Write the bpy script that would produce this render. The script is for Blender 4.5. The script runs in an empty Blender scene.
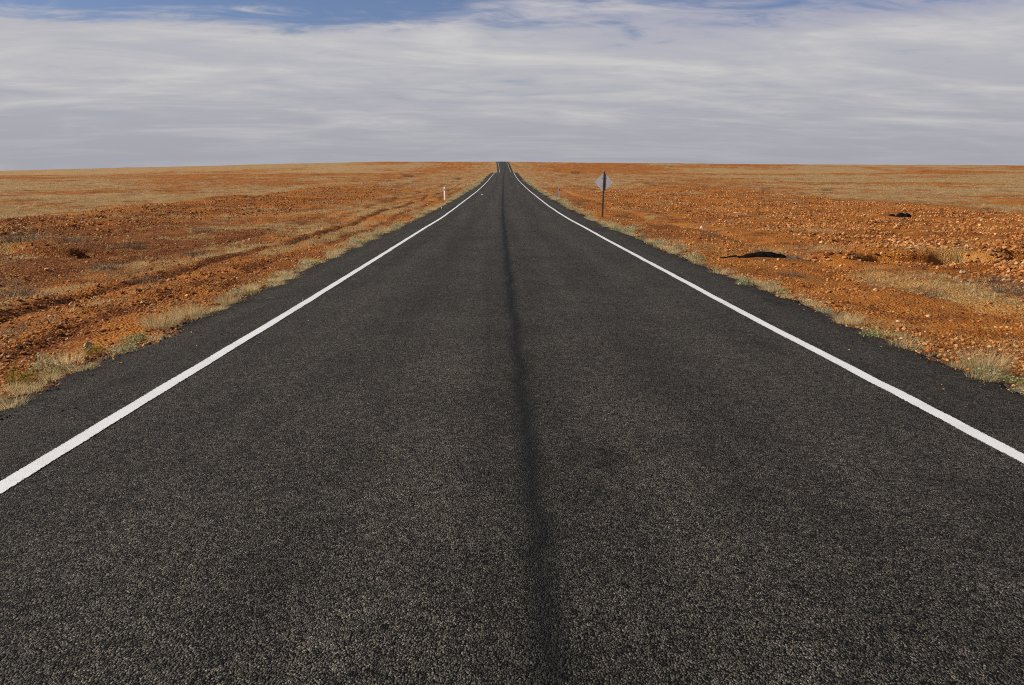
import bpy, math, random
import numpy as np

R = math.radians
scene = bpy.context.scene
COL = scene.collection

# ---------------------------------------------------------------- camera
EYE_Z = 1.79
cam_d = bpy.data.cameras.new('camera')
cam_d.sensor_width = 36.0
cam_d.lens = 28.125
cam_d.clip_start = 0.1
cam_d.clip_end = 20000
cam = bpy.data.objects.new('camera', cam_d)
COL.objects.link(cam)
cam.location = (0, 0, EYE_Z)
cam.rotation_euler = (R(90) - math.atan(177.5 / 800.0), 0, -math.atan(14 / 800.0))
scene.camera = cam

# ---------------------------------------------------------------- daylight
SUN_EL, SUN_AZ = 31.0, -92.0          # azimuth measured from +y (the way the road runs) towards +x
sun_d = bpy.data.lights.new('sun', 'SUN')
sun_d.energy = 5.0
sun_d.angle = R(0.6)
sun_d.color = (1.0, .92, .77)
sun = bpy.data.objects.new('sun', sun_d)
COL.objects.link(sun)
sun.rotation_euler = (R(90 - SUN_EL), 0, R(180 - SUN_AZ))
sun.location = (-40, 20, 60)

world = bpy.data.worlds.new('World')
scene.world = world
world.use_nodes = True
def build_world():
    nt = world.node_tree; nt.nodes.clear()
    N = nt.nodes.new; L = nt.links.new
    out = N('ShaderNodeOutputWorld'); bg = N('ShaderNodeBackground')
    bg.inputs['Strength'].default_value = 0.090
    L(bg.outputs[0], out.inputs[0])
    sky = N('ShaderNodeTexSky'); sky.sky_type = 'NISHITA'; sky.sun_disc = False
    sky.sun_elevation = R(SUN_EL); sky.sun_rotation = R(SUN_AZ)
    sky.air_density = 1.0; sky.dust_density = 0.3; sky.ozone_density = 2.0
    tc = N('ShaderNodeTexCoord'); sep = N('ShaderNodeSeparateXYZ'); L(tc.outputs['Generated'], sep.inputs[0])
    def m(op, a, b=None, c=None, clamp=False):
        n = N('ShaderNodeMath'); n.operation = op; n.use_clamp = clamp
        for i, v in enumerate((a, b, c)):
            if v is None: continue
            if isinstance(v, (int, float)): n.inputs[i].default_value = v
            else: L(v, n.inputs[i])
        return n.outputs[0]
    def mapr(v, a, b, lo=0.0, hi=1.0):
        n = N('ShaderNodeMapRange'); n.interpolation_type = 'SMOOTHSTEP'
        L(v, n.inputs[0])
        for i, q in zip((1, 2, 3, 4), (a, b, lo, hi)): n.inputs[i].default_value = q
        return n.outputs[0]
    def mixc(f, a, b):
        n = N('ShaderNodeMix'); n.data_type = 'RGBA'
        if isinstance(f, (int, float)): n.inputs[0].default_value = f
        else: L(f, n.inputs[0])
        for i, v in ((6, a), (7, b)):
            if isinstance(v, tuple): n.inputs[i].default_value = v + (1,)
            else: L(v, n.inputs[i])
        return n.outputs[2]
    z = sep.outputs[2]
    zc = m('MAXIMUM', z, 0.0)
    den = m('ADD', zc, 0.11)
    px = m('DIVIDE', sep.outputs[0], den); py = m('DIVIDE', sep.outputs[1], den)
    comb = N('ShaderNodeCombineXYZ')
    # the streaks lie nearly across the road, a little turned
    L(m('ADD', m('MULTIPLY', px, 0.55), m('MULTIPLY', py, 0.10)), comb.inputs[0])
    L(m('ADD', py, m('MULTIPLY', px, -0.14)), comb.inputs[1])
    def noise(scale, det, rough, off, dist=0.0):
        mp = N('ShaderNodeMapping'); L(comb.outputs[0], mp.inputs[0]); mp.inputs['Location'].default_value = off
        n = N('ShaderNodeTexNoise'); L(mp.outputs[0], n.inputs['Vector'])
        n.inputs['Scale'].default_value = scale; n.inputs['Detail'].default_value = det
        n.inputs['Roughness'].default_value = rough; n.inputs['Distortion'].default_value = dist
        return n.outputs[0]
    big = noise(0.8, 4, .5, (3.1, 1.7, 0), .3)
    mid = noise(1.5, 6, .56, (7.3, 4.1, 2), .8)
    fine = noise(4.6, 7, .60, (1.3, 9.1, 5), .9)
    # cloud cover: a closed veil low down, opening into blue higher up and to the left, clear overhead
    cov = m('ADD', m('MULTIPLY', big, .45), m('MULTIPLY', mid, .55))
    cov = m('ADD', cov, m('MULTIPLY', m('SUBTRACT', fine, .5), .70))
    az = m('DIVIDE', sep.outputs[0], m('MAXIMUM', sep.outputs[1], .05))
    open_ = m('MULTIPLY', mapr(z, .120, .185), mapr(az, .10, -.25, .16, .42))
    open_ = m('ADD', open_, mapr(z, .21, .40, 0, .30))
    cover = mapr(m('SUBTRACT', cov, open_), .13, .42)
    # tone of the cloud itself
    tone = m('ADD', m('MULTIPLY', big, .25), m('ADD', m('MULTIPLY', mid, .55), m('MULTIPLY', fine, .20)))
    lit = m('MULTIPLY', mapr(tone, .42, .72), mapr(z, .01, .08, .25, 1))
    base = mixc(mapr(z, .0, .13), (3.8, 3.8, 4.3), (4.6, 4.66, 5.1))
    base = mixc(m('MULTIPLY', mapr(z, .11, .19), mapr(az, -.3, .5, .35, 1)), base, (3.5, 3.6, 4.8))
    cl = mixc(lit, base, (6.5, 6.35, 6.15))
    tint = N('ShaderNodeMix'); tint.data_type = 'RGBA'; tint.blend_type = 'MULTIPLY'; tint.inputs[0].default_value = 1
    L(sky.outputs[0], tint.inputs[6]); tint.inputs[7].default_value = (.64, .63, .80, 1)
    L(mixc(cover, tint.outputs[2], cl), bg.inputs['Color'])
build_world()

scene.render.engine = 'CYCLES'
scene.cycles.use_denoising = False
scene.cycles.filter_width = 1.05
scene.cycles.use_adaptive_sampling = False
scene.view_settings.view_transform = 'Standard'
scene.view_settings.look = 'None'
scene.view_settings.exposure = 0.14
scene.view_settings.gamma = 1.0

rng = np.random.default_rng(7)
random.seed(7)

# ---------------------------------------------------------------- terrain functions (metres; road runs along +y, eye at x=0, y=0)
def _hash(ix, iy, seed):
    h = (ix.astype(np.int64) * 374761393 + iy.astype(np.int64) * 668265263 + seed * 1274126177) & 0xffffffff
    h = ((h ^ (h >> 13)) * 1103515245) & 0xffffffff
    h = ((h ^ (h >> 16)) * 2246822519) & 0xffffffff
    return ((h ^ (h >> 15)) & 0xffffff) / float(0xffffff)

def vnoise(x, y, seed=0):
    ix = np.floor(x); iy = np.floor(y)
    fx = x - ix; fy = y - iy
    fx = fx * fx * fx * (fx * (fx * 6 - 15) + 10); fy = fy * fy * fy * (fy * (fy * 6 - 15) + 10)
    a = _hash(ix, iy, seed); b = _hash(ix + 1, iy, seed)
    c = _hash(ix, iy + 1, seed); d = _hash(ix + 1, iy + 1, seed)
    return (a * (1 - fx) + b * fx) * (1 - fy) + (c * (1 - fx) + d * fx) * fy      # 0..1

def fbm(x, y, seed=0, octaves=4):
    s = 0.0; amp = 0.5; tot = 0.0
    for k in range(octaves):
        s = s + amp * vnoise(x + 17.3 * k, y - 9.1 * k, seed + k); tot += amp
        x = x * 2.03; y = y * 2.03; amp *= 0.5
    return s / tot

def sstep(a, b, v):
    t = np.clip((v - a) / (b - a), 0, 1)
    return t * t * (3 - 2 * t)

EYE = 1.79
_PY = [-60, -20, 0, 9, 12, 33.7, 40.6, 48.2, 60, 97.6, 129, 178.6, 222, 262, 286, 300, 340, 400, 440, 470, 520, 570, 620, 645, 720, 900, 1500, 4000, 7000]
_PZ = [-.55, -1.32, -1.79, -2.01, -2.09, -2.51, -2.66, -2.77, -2.88, -3.14, -3.23, -3.2, -2.95, -2.66, -2.52, -2.70, -4.0, -5.4, -5.1, -4.04, -1.9, .6, 2.5, 2.6, .5, -5, -16, -46, -85]
_CY = [-60, 0, 12, 40, 60, 97.6, 129, 178.6, 222, 300, 390, 470, 560, 620, 900]
_CX = [.24, .24, .25, .30, .40, .68, .92, 1.25, 1.6, 2.5, 3.9, 4.35, 3.9, 3.3, 2.0]
_ys = np.arange(-60, 7000, 1.0)
def _smooth(v, w):
    k = np.hanning(w); k /= k.sum()
    return np.convolve(np.pad(v, w // 2, mode='edge'), k, mode='valid')[:len(v)]
_pz = _smooth(np.interp(_ys, _PY, _PZ), 17) + EYE
_cx = _smooth(np.interp(_ys, _CY, _CX), 41)

def prof(y): return np.interp(y, _ys, _pz)
def centre(y): return np.interp(y, _ys, _cx)

HALF = 3.25          # centre of an edge line from the road centre
SEAL = 4.42          # edge of the seal from the road centre

def seal_edge(y, side):
    return SEAL + 0.34 * (fbm(y * .35, y * 0 + 3.3 * side, 71 + side, 3) - .5) + 0.34 * (fbm(y * 2.6, y * 0 + 7.7 * side, 75 + side, 3) - .5)

def road_z(x, y):
    lat = np.abs(x - centre(y))
    return prof(y) + 0.039 - 0.012 * lat - 0.02 * np.clip(lat - 3.5, 0, 1)

_LX = [-4000, -1000, -400, -210, -90, -30, 0, 40, 100, 400, 1000, 4000]
_LZ = [-30, -14, -7.4, -2.9, .1, 0, 0, -.4, -1.0, -2.7, -4, -12]

def wobble(y):
    return .8 * (fbm(y * .06, y * 0 + 1.5, 11, 2) - .5) + .35 * (fbm(y * .3, y * 0 + .5, 12, 2) - .5)

def ground(x, y):
    lat = x - centre(y); d = np.abs(lat); left = lat < 0
    z = prof(y) + 0.039 - 0.012 * np.minimum(d, 4.5)
    z = z + np.interp(x, _LX, _LZ) * sstep(150, 520, y)
    # under the seal the earth lies lower, at the verge it comes up to the seal edge
    z = z - 0.16 * (1 - sstep(3.8, 4.25, d)) - 0.045 * sstep(4.0, 4.5, d) - .10 * sstep(4.6, 8.5, d)
    off = sstep(4.2, 6.0, d)
    # grader windrows and furrows along the road
    wob = wobble(y)
    fur = np.where(left,
        -.11 * np.exp(-((d - 7.6 - wob) / .20) ** 2) + .03 * np.exp(-((d - 8.0 - wob) / .4) ** 2) - .07 * np.exp(-((d - 5.9 - wob) / .22) ** 2)
        - .09 * np.exp(-((d - 10.3 - 1.5 * wob) / .35) ** 2) + .26 * np.exp(-((d - 23 - 3 * wob) / 4.5) ** 2),
        -.08 * np.exp(-((d - 7.9 + wob) / .35) ** 2) + .05 * np.exp(-((d - 8.8 + wob) / .5) ** 2) + .24 * np.exp(-((d - 25 + 3 * wob) / 6) ** 2))
    z = z + fur * off * (1 - sstep(120, 260, y))
    # broken bank on the left about 24 m out, washed gully on the right about 20 m out
    bank = sstep(-10.2, -12.5, x) * (1 - sstep(-26, -34, x))
    by = 23.4 + 1.6 * (fbm(x * .35, x * 0, 21, 3) - .5) * 2 + .05 * (x + 14)
    z = z + bank * (.24 * sstep(by - .22, by + .22, y) - .24 * sstep(by + .5, by + 9, y)) - bank * .05 * np.exp(-((y - by + .3) / .5) ** 2)
    gy = 20.9 + .9 * (fbm(x * .9, x * 0 + 4, 23, 3) - .5) * 2 + .10 * (x - 11.5)
    gx = sstep(8.8, 10.2, x) * (1 - sstep(13.4, 16.5, x))
    z = z + gx * (.20 * sstep(gy - .15, gy + .15, y) - .20 * sstep(gy + .4, gy + 6, y) - .36 * np.exp(-((y - gy + .42) / .42) ** 2))
    z = z + .17 * np.exp(-(((x - 13.6) / 1.7) ** 2 + ((y - 19.2) / .75) ** 2)) + .09 * np.exp(-(((x - 9.0) / .8) ** 2 + ((y - 21.1) / .6) ** 2))
    for hx, hy, rx_, ry_, dep in ((12.0, 20.95, .62, .24, .55), (13.75, 21.15, .34, .22, .5), (11.2, 20.3, .22, .14, .28), (10.2, 20.5, .16, .12, .22),
                                  (-14.3, 23.2, .70, .13, .30), (-13.0, 23.35, .28, .10, .2), (-11.7, 22.8, .30, .12, .24), (-11.2, 22.6, .22, .09, .18)):
        q = ((x - hx) / rx_) ** 2 + ((y - hy) / ry_) ** 2
        z = z - dep * (1 - sstep(.35, 1.15, q * (.75 + .6 * vnoise(x * 4, y * 4, 77))))
    # general unevenness, clods
    clod = clod_zone(lat, y)
    z = z + off * ((fbm(x * .12, y * .12, 31, 3) - .5) * .45 + (fbm(x * .9, y * .9, 33, 3) - .5) * .16
                   + (fbm(x * 3.1, y * 3.1, 35, 3) - .5) * (.05 + .06 * clod) + (vnoise(x * 6.5, y * 6.5, 38) - .5) * (.02 + .035 * clod))
    z = z + sstep(3.9, 4.6, d) * (fbm(x * 5, y * 5, 36, 2) - .5) * .035
    z = z + sstep(60, 200, d) * (fbm(x * .008, y * .008, 41, 3) - .5) * 2.2 * (1 - sstep(400, 900, np.hypot(x, y)))
    return z

def clod_zone(lat, y):
    d = np.abs(lat)
    n = (fbm(lat * .12, y * .05, 51, 3) - .5)
    l = sstep(12.5, 16, d + 7 * n) * (1 - sstep(24, 28, d + 8 * n))
    r = sstep(8.5, 12, d + 8 * n) * (1 - sstep(30, 35, d + 9 * n))
    return np.where(lat < 0, l, r) * (1 - sstep(90, 170, y))

def grass_mask(x, y):
    lat = x - centre(y); d = np.abs(lat)
    L = np.interp(d, [0, 4.4, 4.7, 5.1, 5.6, 6.6, 7.1, 7.5, 7.9, 8.8, 10, 10.5, 12, 14.5, 17, 25, 28, 60, 200], [.2, .3, .50, .34, .30, .50, .32, .28, .48, .46, .44, .36, .46, .36, .22, .25, .80, .82, .74])
    R = np.interp(d, [0, 4.4, 4.7, 5.0, 6.0, 7.4, 8.2, 9.5, 12, 14, 22, 31, 36, 60, 200], [.2, .3, .48, .30, .24, .26, .28, .28, .28, .26, .26, .30, .80, .84, .76])
    dw = d - wobble(y)
    L = L + (1 - sstep(45, 90, y)) * (-.55 * np.exp(-((dw - 7.6) / .24) ** 2) + .20 * np.exp(-((dw - 8.3) / .38) ** 2) + .18 * np.exp(-((dw - 6.9) / .36) ** 2)
             - .4 * np.exp(-((dw - 5.9) / .22) ** 2) + .08 * np.exp(-((dw - 9.8) / .6) ** 2))
    R = R + (1 - sstep(45, 90, y)) * (-.4 * np.exp(-((dw - 7.0) / .4) ** 2) + .10 * np.exp(-((dw - 8.2) / .5) ** 2))
    g = np.where(lat < 0, L, R)
    wide = sstep(70, 160, y)                       # far along, the disturbed strip blends into the plain
    far = np.interp(d, [0, 4.3, 10, 40, 70, 120], [.7, .72, .60, .38, .48, .74])
    g = g * (1 - wide) + far * wide
    n1 = fbm(x * .55, y * .30, 61, 4) - .5
    n2 = fbm(x * .07, y * .06, 63, 3) - .5
    n3 = fbm(x * .010, y * .014, 66, 4) - .5
    g = g + n1 * 1.0 + n2 * .75 * sstep(8, 25, d) + n3 * 1.7 * sstep(25, 60, d)
    return np.clip(g, 0, 1)

# ---------------------------------------------------------------- helpers
def tag(o, label=None, cat=None, group=None, kind=None):
    if label: o['label'] = label
    if cat: o['category'] = cat
    if group: o['group'] = group
    if kind: o['kind'] = kind
    return o

def link(name, me, parent=None):
    o = bpy.data.objects.new(name, me); COL.objects.link(o)
    if parent: o.parent = parent
    return o

def empty(name, loc, rz=0.0):
    o = bpy.data.objects.new(name, None); COL.objects.link(o)
    o.location = loc; o.rotation_euler = (0, 0, rz); o.empty_display_size = .3
    return o

def copy_tree(o, parent=None):
    c = o.copy(); COL.objects.link(c); c.parent = parent
    for ch in list(o.children): copy_tree(ch, c)
    return c

def mesh_np(name, V, F, mat, smooth=False, cols=None, attrs=None):
    """V (n,3), F (m,k) with one k for all faces"""
    V = np.asarray(V, dtype=np.float32); F = np.asarray(F, dtype=np.int32)
    me = bpy.data.meshes.new(name)
    k = F.shape[1]
    me.vertices.add(len(V)); me.vertices.foreach_set('co', V.ravel())
    me.loops.add(F.size); me.loops.foreach_set('vertex_index', F.ravel())
    me.polygons.add(len(F)); me.polygons.foreach_set('loop_start', np.arange(0, F.size, k, dtype=np.int32))
    me.polygons.foreach_set('loop_total', np.full(len(F), k, dtype=np.int32))
    me.polygons.foreach_set('use_smooth', np.full(len(F), smooth, dtype=bool))
    if cols is not None:
        a = me.attributes.new('tint', 'FLOAT_COLOR', 'POINT')
        c = np.ones((len(V), 4), dtype=np.float32); c[:, :3] = cols
        a.data.foreach_set('color', c.ravel())
    for n, v in (attrs or {}).items():
        a = me.attributes.new(n, 'FLOAT', 'POINT'); a.data.foreach_set('value', np.asarray(v, dtype=np.float32).ravel())
    me.update(calc_edges=True)
    if mat: me.materials.append(mat)
    return me

def grid_faces(nx, ny):
    i = np.arange(nx - 1); j = np.arange(ny - 1)
    I, J = np.meshgrid(i, j)
    a = (J * nx + I).ravel()
    return np.stack([a, a + 1, a + nx + 1, a + nx], 1)

class NT:
    """small node-tree writer"""
    def __init__(s, name):
        s.mat = bpy.data.materials.new(name); s.mat.use_nodes = True
        s.t = s.mat.node_tree; s.t.nodes.clear()
        s.out = s.t.nodes.new('ShaderNodeOutputMaterial')
    def n(s, typ, **kw):
        x = s.t.nodes.new(typ)
        for k, v in kw.items(): setattr(x, k, v)
        return x
    def l(s, a, b): s.t.links.new(a, b)
    def put(s, sock, v):
        if isinstance(v, (int, float)): sock.default_value = v
        elif isinstance(v, tuple): sock.default_value = v + (1,) if len(v) == 3 and sock.type == 'RGBA' else v
        else: s.l(v, sock)
    def math(s, op, a, b=None, c=None, clamp=False):
        x = s.n('ShaderNodeMath', operation=op, use_clamp=clamp)
        for i, v in enumerate((a, b, c)):
            if v is not None: s.put(x.inputs[i], v)
        return x.outputs[0]
    def mapr(s, v, a, b, lo=0.0, hi=1.0):
        x = s.n('ShaderNodeMapRange', interpolation_type='SMOOTHSTEP')
        for i, q in enumerate((v, a, b, lo, hi)): s.put(x.inputs[i], q)
        return x.outputs[0]
    def mix(s, f, a, b, mode='MIX'):
        x = s.n('ShaderNodeMix', data_type='RGBA', blend_type=mode)
        s.put(x.inputs[0], f); s.put(x.inputs[6], a); s.put(x.inputs[7], b)
        return x.outputs[2]
    def attr(s, name, out='Fac'):
        return s.n('ShaderNodeAttribute', attribute_name=name).outputs[out]
    def coord(s, scale=(1, 1, 1), off=(0, 0, 0)):
        c = s.n('ShaderNodeTexCoord'); m = s.n('ShaderNodeMapping')
        s.l(c.outputs['Object'], m.inputs[0]); m.inputs['Scale'].default_value = scale; m.inputs['Location'].default_value = off
        return m.outputs[0]
    def noise(s, vec, scale, detail=4, rough=.55, out=0, dist=0.0):
        x = s.n('ShaderNodeTexNoise'); s.l(vec, x.inputs['Vector'])
        x.inputs['Scale'].default_value = scale; x.inputs['Detail'].default_value = detail; x.inputs['Roughness'].default_value = rough
        x.inputs['Distortion'].default_value = dist
        return x.outputs[out]
    def voro(s, vec, scale, feature='F1', out='Distance'):
        x = s.n('ShaderNodeTexVoronoi', feature=feature); s.l(vec, x.inputs['Vector']); x.inputs['Scale'].default_value = scale
        return x.outputs[out]
    def bump(s, h, strength, dist, normal=None):
        b = s.n('ShaderNodeBump'); b.inputs['Strength'].default_value = strength; b.inputs['Distance'].default_value = dist
        s.l(h, b.inputs['Height'])
        if normal: s.l(normal, b.inputs['Normal'])
        return b.outputs[0]
    def bsdf(s, col, rough=.8, spec=.3, normal=None, metal=0.0):
        b = s.n('ShaderNodeBsdfPrincipled')
        s.put(b.inputs['Base Color'], col); s.put(b.inputs['Roughness'], rough); s.put(b.inputs['Specular IOR Level'], spec)
        s.put(b.inputs['Metallic'], metal)
        if normal: s.l(normal, b.inputs['Normal'])
        return b.outputs[0]
    def done(s, sh): s.l(sh, s.out.inputs['Surface']); return s.mat

# ---------------------------------------------------------------- materials
SOIL = (.45, .148, .019); SOIL_DARK = (.165, .044, .008); SOIL_PALE = (.58, .27, .07)
STRAW = (.42, .27, .105); STRAW_GREY = (.20, .135, .075)

def mat_ground():
    s = NT('red_earth')
    v = s.coord()
    g = s.attr('grass'); zone = s.attr('clod'); dist = s.attr('far')
    n1 = s.noise(v, 1.1, 6, .62); n2 = s.noise(v, .22, 4, .55); n3 = s.noise(v, 9.0, 4, .6); n4 = s.noise(v, 38.0, 3, .6)
    vs = s.coord((.35, .05, 1)); n5 = s.noise(vs, 1.0, 4, .6)
    t = s.math('ADD', s.math('MULTIPLY', n1, .45), s.math('ADD', s.math('MULTIPLY', n2, .35), s.math('MULTIPLY', n5, .20)))
    t = s.math('SUBTRACT', t, s.math('MULTIPLY', s.attr('redsoil_shade'), .09))  # dark red furrows, plus vignetting and facing shade painted into the left field
    soil = s.mix(s.mapr(t, .40, .58), SOIL_DARK, SOIL)
    soil = s.mix(s.mapr(n3, .50, .72, 0, .55), soil, SOIL_PALE)
    # pebbles in the earth
    cell = s.voro(v, 26.0, out='Color'); sp = s.n('ShaderNodeSeparateColor'); s.l(cell, sp.inputs[0])
    peb = s.mapr(sp.outputs[0], .70, .95, 0, .7)
    soil = s.mix(peb, soil, s.mix(sp.outputs[1], (.24, .08, .022), (.60, .32, .12)))
    # thatch of dry grass
    th = s.mix(s.mapr(n4, .35, .68), (.26, .155, .06), (.54, .345, .12))
    farcol = s.mix(s.mapr(n1, .35, .65), (.34, .21, .085), (.52, .34, .15))
    farcol = s.mix(s.mapr(n2, .40, .64, 0, .6), farcol, (.32, .195, .085))
    th = s.mix(dist, th, farcol)
    gg = s.math('ADD', g, s.math('ADD', s.math('MULTIPLY', s.math('SUBTRACT', n3, .5), .9), s.math('MULTIPLY', s.math('SUBTRACT', n1, .5), .7)))
    col = s.mix(s.mapr(gg, .36, .78, 0, .88), soil, th)
    # loose chippings shed from the seal lie along its edge
    rim = s.math('MULTIPLY', s.attr('rim'), s.mapr(n3, .30, .55))
    col = s.mix(rim, col, s.mix(sp.outputs[0], (.035, .031, .027), (.14, .11, .08)))
    h = s.math('ADD', s.math('MULTIPLY', n3, .5), s.math('ADD', s.math('MULTIPLY', n4, .2), s.math('MULTIPLY', s.voro(v, 26.0), -.25)))
    return s.done(s.bsdf(col, .95, .1, s.bump(h, 1.0, .13)))

def mat_asphalt():
    s = NT('chip_seal')
    v = s.coord(); lat = s.attr('lat'); alo = s.attr('along')
    cellc = s.voro(v, 116.0, out='Color'); sp = s.n('ShaderNodeSeparateColor'); s.l(cellc, sp.inputs[0])
    d1 = s.voro(v, 116.0)
    cell2 = s.voro(v, 41.0, out='Color'); sq = s.n('ShaderNodeSeparateColor'); s.l(cell2, sq.inputs[0])
    n1 = s.noise(v, .9, 5, .6); n2 = s.noise(v, 5.0, 4, .6)
    ns = s.noise(s.coord((1.6, .06, 1)), 1.0, 4, .6)
    chip = s.mapr(sp.outputs[0], .05, 1.0)
    col = s.mix(chip, (.005, .0047, .0042), (.120, .106, .083))
    col = s.mix(s.mapr(sp.outputs[1], .84, .97, 0, .9), col, (.25, .215, .16))
    col = s.mix(s.mapr(sq.outputs[0], .62, 1.0, 0, .45), col, (.012, .0115, .011))
    # dust and wear in broad soft streaks
    wear = s.math('ADD', s.math('MULTIPLY', n1, .4), s.math('ADD', s.math('MULTIPLY', ns, .45), s.math('MULTIPLY', n2, .15)))
    k = s.mapr(wear, .36, .64, .72, 1.14)
    c3 = s.voro(v, 13.0, out='Color'); s3 = s.n('ShaderNodeSeparateColor'); s.l(c3, s3.inputs[0])
    c4 = s.voro(v, 34.0, out='Color'); s4 = s.n('ShaderNodeSeparateColor'); s.l(c4, s4.inputs[0])
    k = s.math('MULTIPLY', k, s.math('MULTIPLY', s.mapr(s3.outputs[0], 0, 1, .93, 1.07), s.mapr(s4.outputs[0], 0, 1, .74, 1.26)))
    st = s.noise(s.coord((.9, .45, 1), (3, 1, 0)), 1.0, 3, .6)
    k = s.math('MULTIPLY', k, s.mapr(st, .64, .74, 1, .66))
    # wheel paths worn a little paler, the strip between them a little darker
    la = s.math('ABSOLUTE', lat)
    w1 = s.mapr(s.math('ABSOLUTE', s.math('SUBTRACT', la, .75)), .1, .55, 1, 0); w2 = s.mapr(s.math('ABSOLUTE', s.math('SUBTRACT', la, 2.25)), .1, .6, 1, 0)
    k = s.math('MULTIPLY', k, s.math('ADD', .84, s.math('MULTIPLY', s.math('ADD', w1, w2), .13)))
    col = s.mix(1.0, col, s.comb3(k), 'MULTIPLY')
    # bitumen seam at the crown and fresher seal outside the edge lines
    wob = s.math('MULTIPLY', s.math('SUBTRACT', s.noise(s.coord((0, .55, 0)), 1.0, 4, .6), .5), .20)
    a = s.math('ABSOLUTE', s.math('ADD', s.math('ADD', s.math('ADD', lat, .045), wob), s.math('MULTIPLY', s.math('SUBTRACT', s.noise(s.coord((0, 2.2, 0)), 1.0, 3, .6), .5), .06)))
    fr = s.math('MULTIPLY', s.math('SUBTRACT', s.noise(v, 14.0, 5, .75), .5), .20)
    seam = s.mapr(s.math('ADD', a, fr), -.02, .155, .97, 0)
    al = s.math('ABSOLUTE', lat)
    rim = s.mapr(s.math('ADD', al, s.math('MULTIPLY', s.math('SUBTRACT', n1, .5), 1.1)), 3.9, 4.6, 0, .6)
    dark = s.math('MAXIMUM', seam, rim)
    col = s.mix(dark, col, s.mix(chip, (.004, .004, .0038), (.026, .024, .021)))
    # a little red dust towards the edges
    dust = s.math('MULTIPLY', s.mapr(al, 2.6, 4.2), s.mapr(n2, .5, .75, 0, .34))
    col = s.mix(dust, col, (.105, .070, .046))
    h = s.math('ADD', s.math('MULTIPLY', d1, -1.0), s.math('MULTIPLY', sp.outputs[2], .45))
    return s.done(s.bsdf(col, .8, .12, s.bump(h, 1.0, .012)))
def _comb3(s, k):
    c = s.n('ShaderNodeCombineColor')
    for i in range(3): s.l(k, c.inputs[i])
    return c.outputs[0]
NT.comb3 = _comb3

def mat_paint():
    s = NT('road_paint')
    v = s.coord(); e = s.attr('edge')
    n = s.noise(v, 60.0, 3, .6); n2 = s.noise(v, 2.2, 4, .6); n3 = s.noise(v, 14.0, 3, .6)
    col = s.mix(s.mapr(n2, .42, .68, 0, .35), (.80, .79, .76), (.62, .59, .53))
    col = s.mix(s.mapr(n3, .55, .8, 0, .25), col, (.42, .36, .29))
    h = s.math('MULTIPLY', s.voro(v, 92.0), -1.0)
    sh = s.bsdf(col, .6, .3, s.bump(h, .3, .005))
    # paint has chipped off single stones, most of all along its two edges
    thr = s.math('ADD', s.math('MULTIPLY', s.mapr(e, .74, 1.0), .20), s.mapr(n2, .5, .8, 0, .07))
    gone = s.math('GREATER_THAN', thr, s.math('SUBTRACT', n, .30))
    tr = s.n('ShaderNodeBsdfTransparent'); mx = s.n('ShaderNodeMixShader')
    s.l(gone, mx.inputs[0]); s.l(sh, mx.inputs[1]); s.l(tr.outputs[0], mx.inputs[2])
    return s.done(mx.outputs[0])

def mat_tint(name, rough=.9, spec=.12, var=.25, scale=30, transl=0.0, rand=0.0, bump=0.0):
    s = NT(name)
    c = s.attr('tint', 'Color')
    if var:
        n = s.noise(s.coord(), scale, 4, .6)
        c = s.mix(1.0, c, s.comb3(s.mapr(n, .3, .7, 1 - var, 1 + var)), 'MULTIPLY')
    if rand:
        oi = s.n('ShaderNodeObjectInfo')
        c = s.mix(1.0, c, s.comb3(s.mapr(oi.outputs['Random'], 0, 1, 1 - rand, 1 + rand)), 'MULTIPLY')
    nrm = s.bump(s.noise(s.coord(), scale, 5, .65), bump, .02) if bump else None
    sh = s.bsdf(c, rough, spec, nrm)
    if transl:
        tl = s.n('ShaderNodeBsdfTranslucent'); s.l(c, tl.inputs[0])
        mx = s.n('ShaderNodeMixShader'); mx.inputs[0].default_value = transl
        s.l(sh, mx.inputs[1]); s.l(tl.outputs[0], mx.inputs[2]); sh = mx.outputs[0]
    return s.done(sh)

def mat_plain(name, c0, c1, rough=.7, spec=.3, scale=8, metal=0.0, bump=0.0):
    s = NT(name)
    v = s.coord(); n = s.noise(v, scale, 5, .6)
    col = s.mix(s.mapr(n, .36, .66), c0, c1)
    return s.done(s.bsdf(col, rough, spec, s.bump(n, bump, .01) if bump else None, metal))

M_GROUND = mat_ground(); M_ROAD = mat_asphalt(); M_PAINT = mat_paint()
M_STONE = mat_tint('red_stone', .92, .12, .28, 18, 0, .22, .5)
M_GRAVEL = mat_tint('gravel', .92, .12, .25, 14)
M_GRASS = mat_tint('dry_blades', .85, .15, 0, 1, .45)
M_TUFT = mat_tint('tuft_blades', .85, .15, 0, 1, .48, .14)
M_TWIG = mat_tint('grey_twigs', .9, .1, 0, 1, .15, .15)
M_POSTW = mat_plain('white_post_paint', (.80, .78, .76), (.62, .58, .55), .55, .35, 9)
M_POSTG = mat_plain('chalky_post_paint', (.52, .50, .52), (.66, .63, .62), .6, .3, 9)
M_RED = mat_plain('red_reflector', (.30, .02, .02), (.22, .02, .02), .25, .5, 30)
M_GREYREF = mat_plain('grey_reflector', (.16, .15, .16), (.10, .09, .10), .25, .5, 30)
M_TIMBER = mat_plain('dark_weathered_timber', (.030, .020, .017), (.055, .036, .028), .85, .2, 20, 0, .4)
M_ALU = mat_plain('dull_aluminium', (.36, .335, .35), (.30, .28, .295), .62, .4, 5)
M_YELLOW = mat_plain('yellow_sheeting', (.72, .46, .03), (.66, .40, .03), .5, .4, 5)
M_STEEL = mat_plain('galvanised_steel', (.30, .29, .29), (.22, .21, .21), .5, .5, 20, .6)
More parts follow.
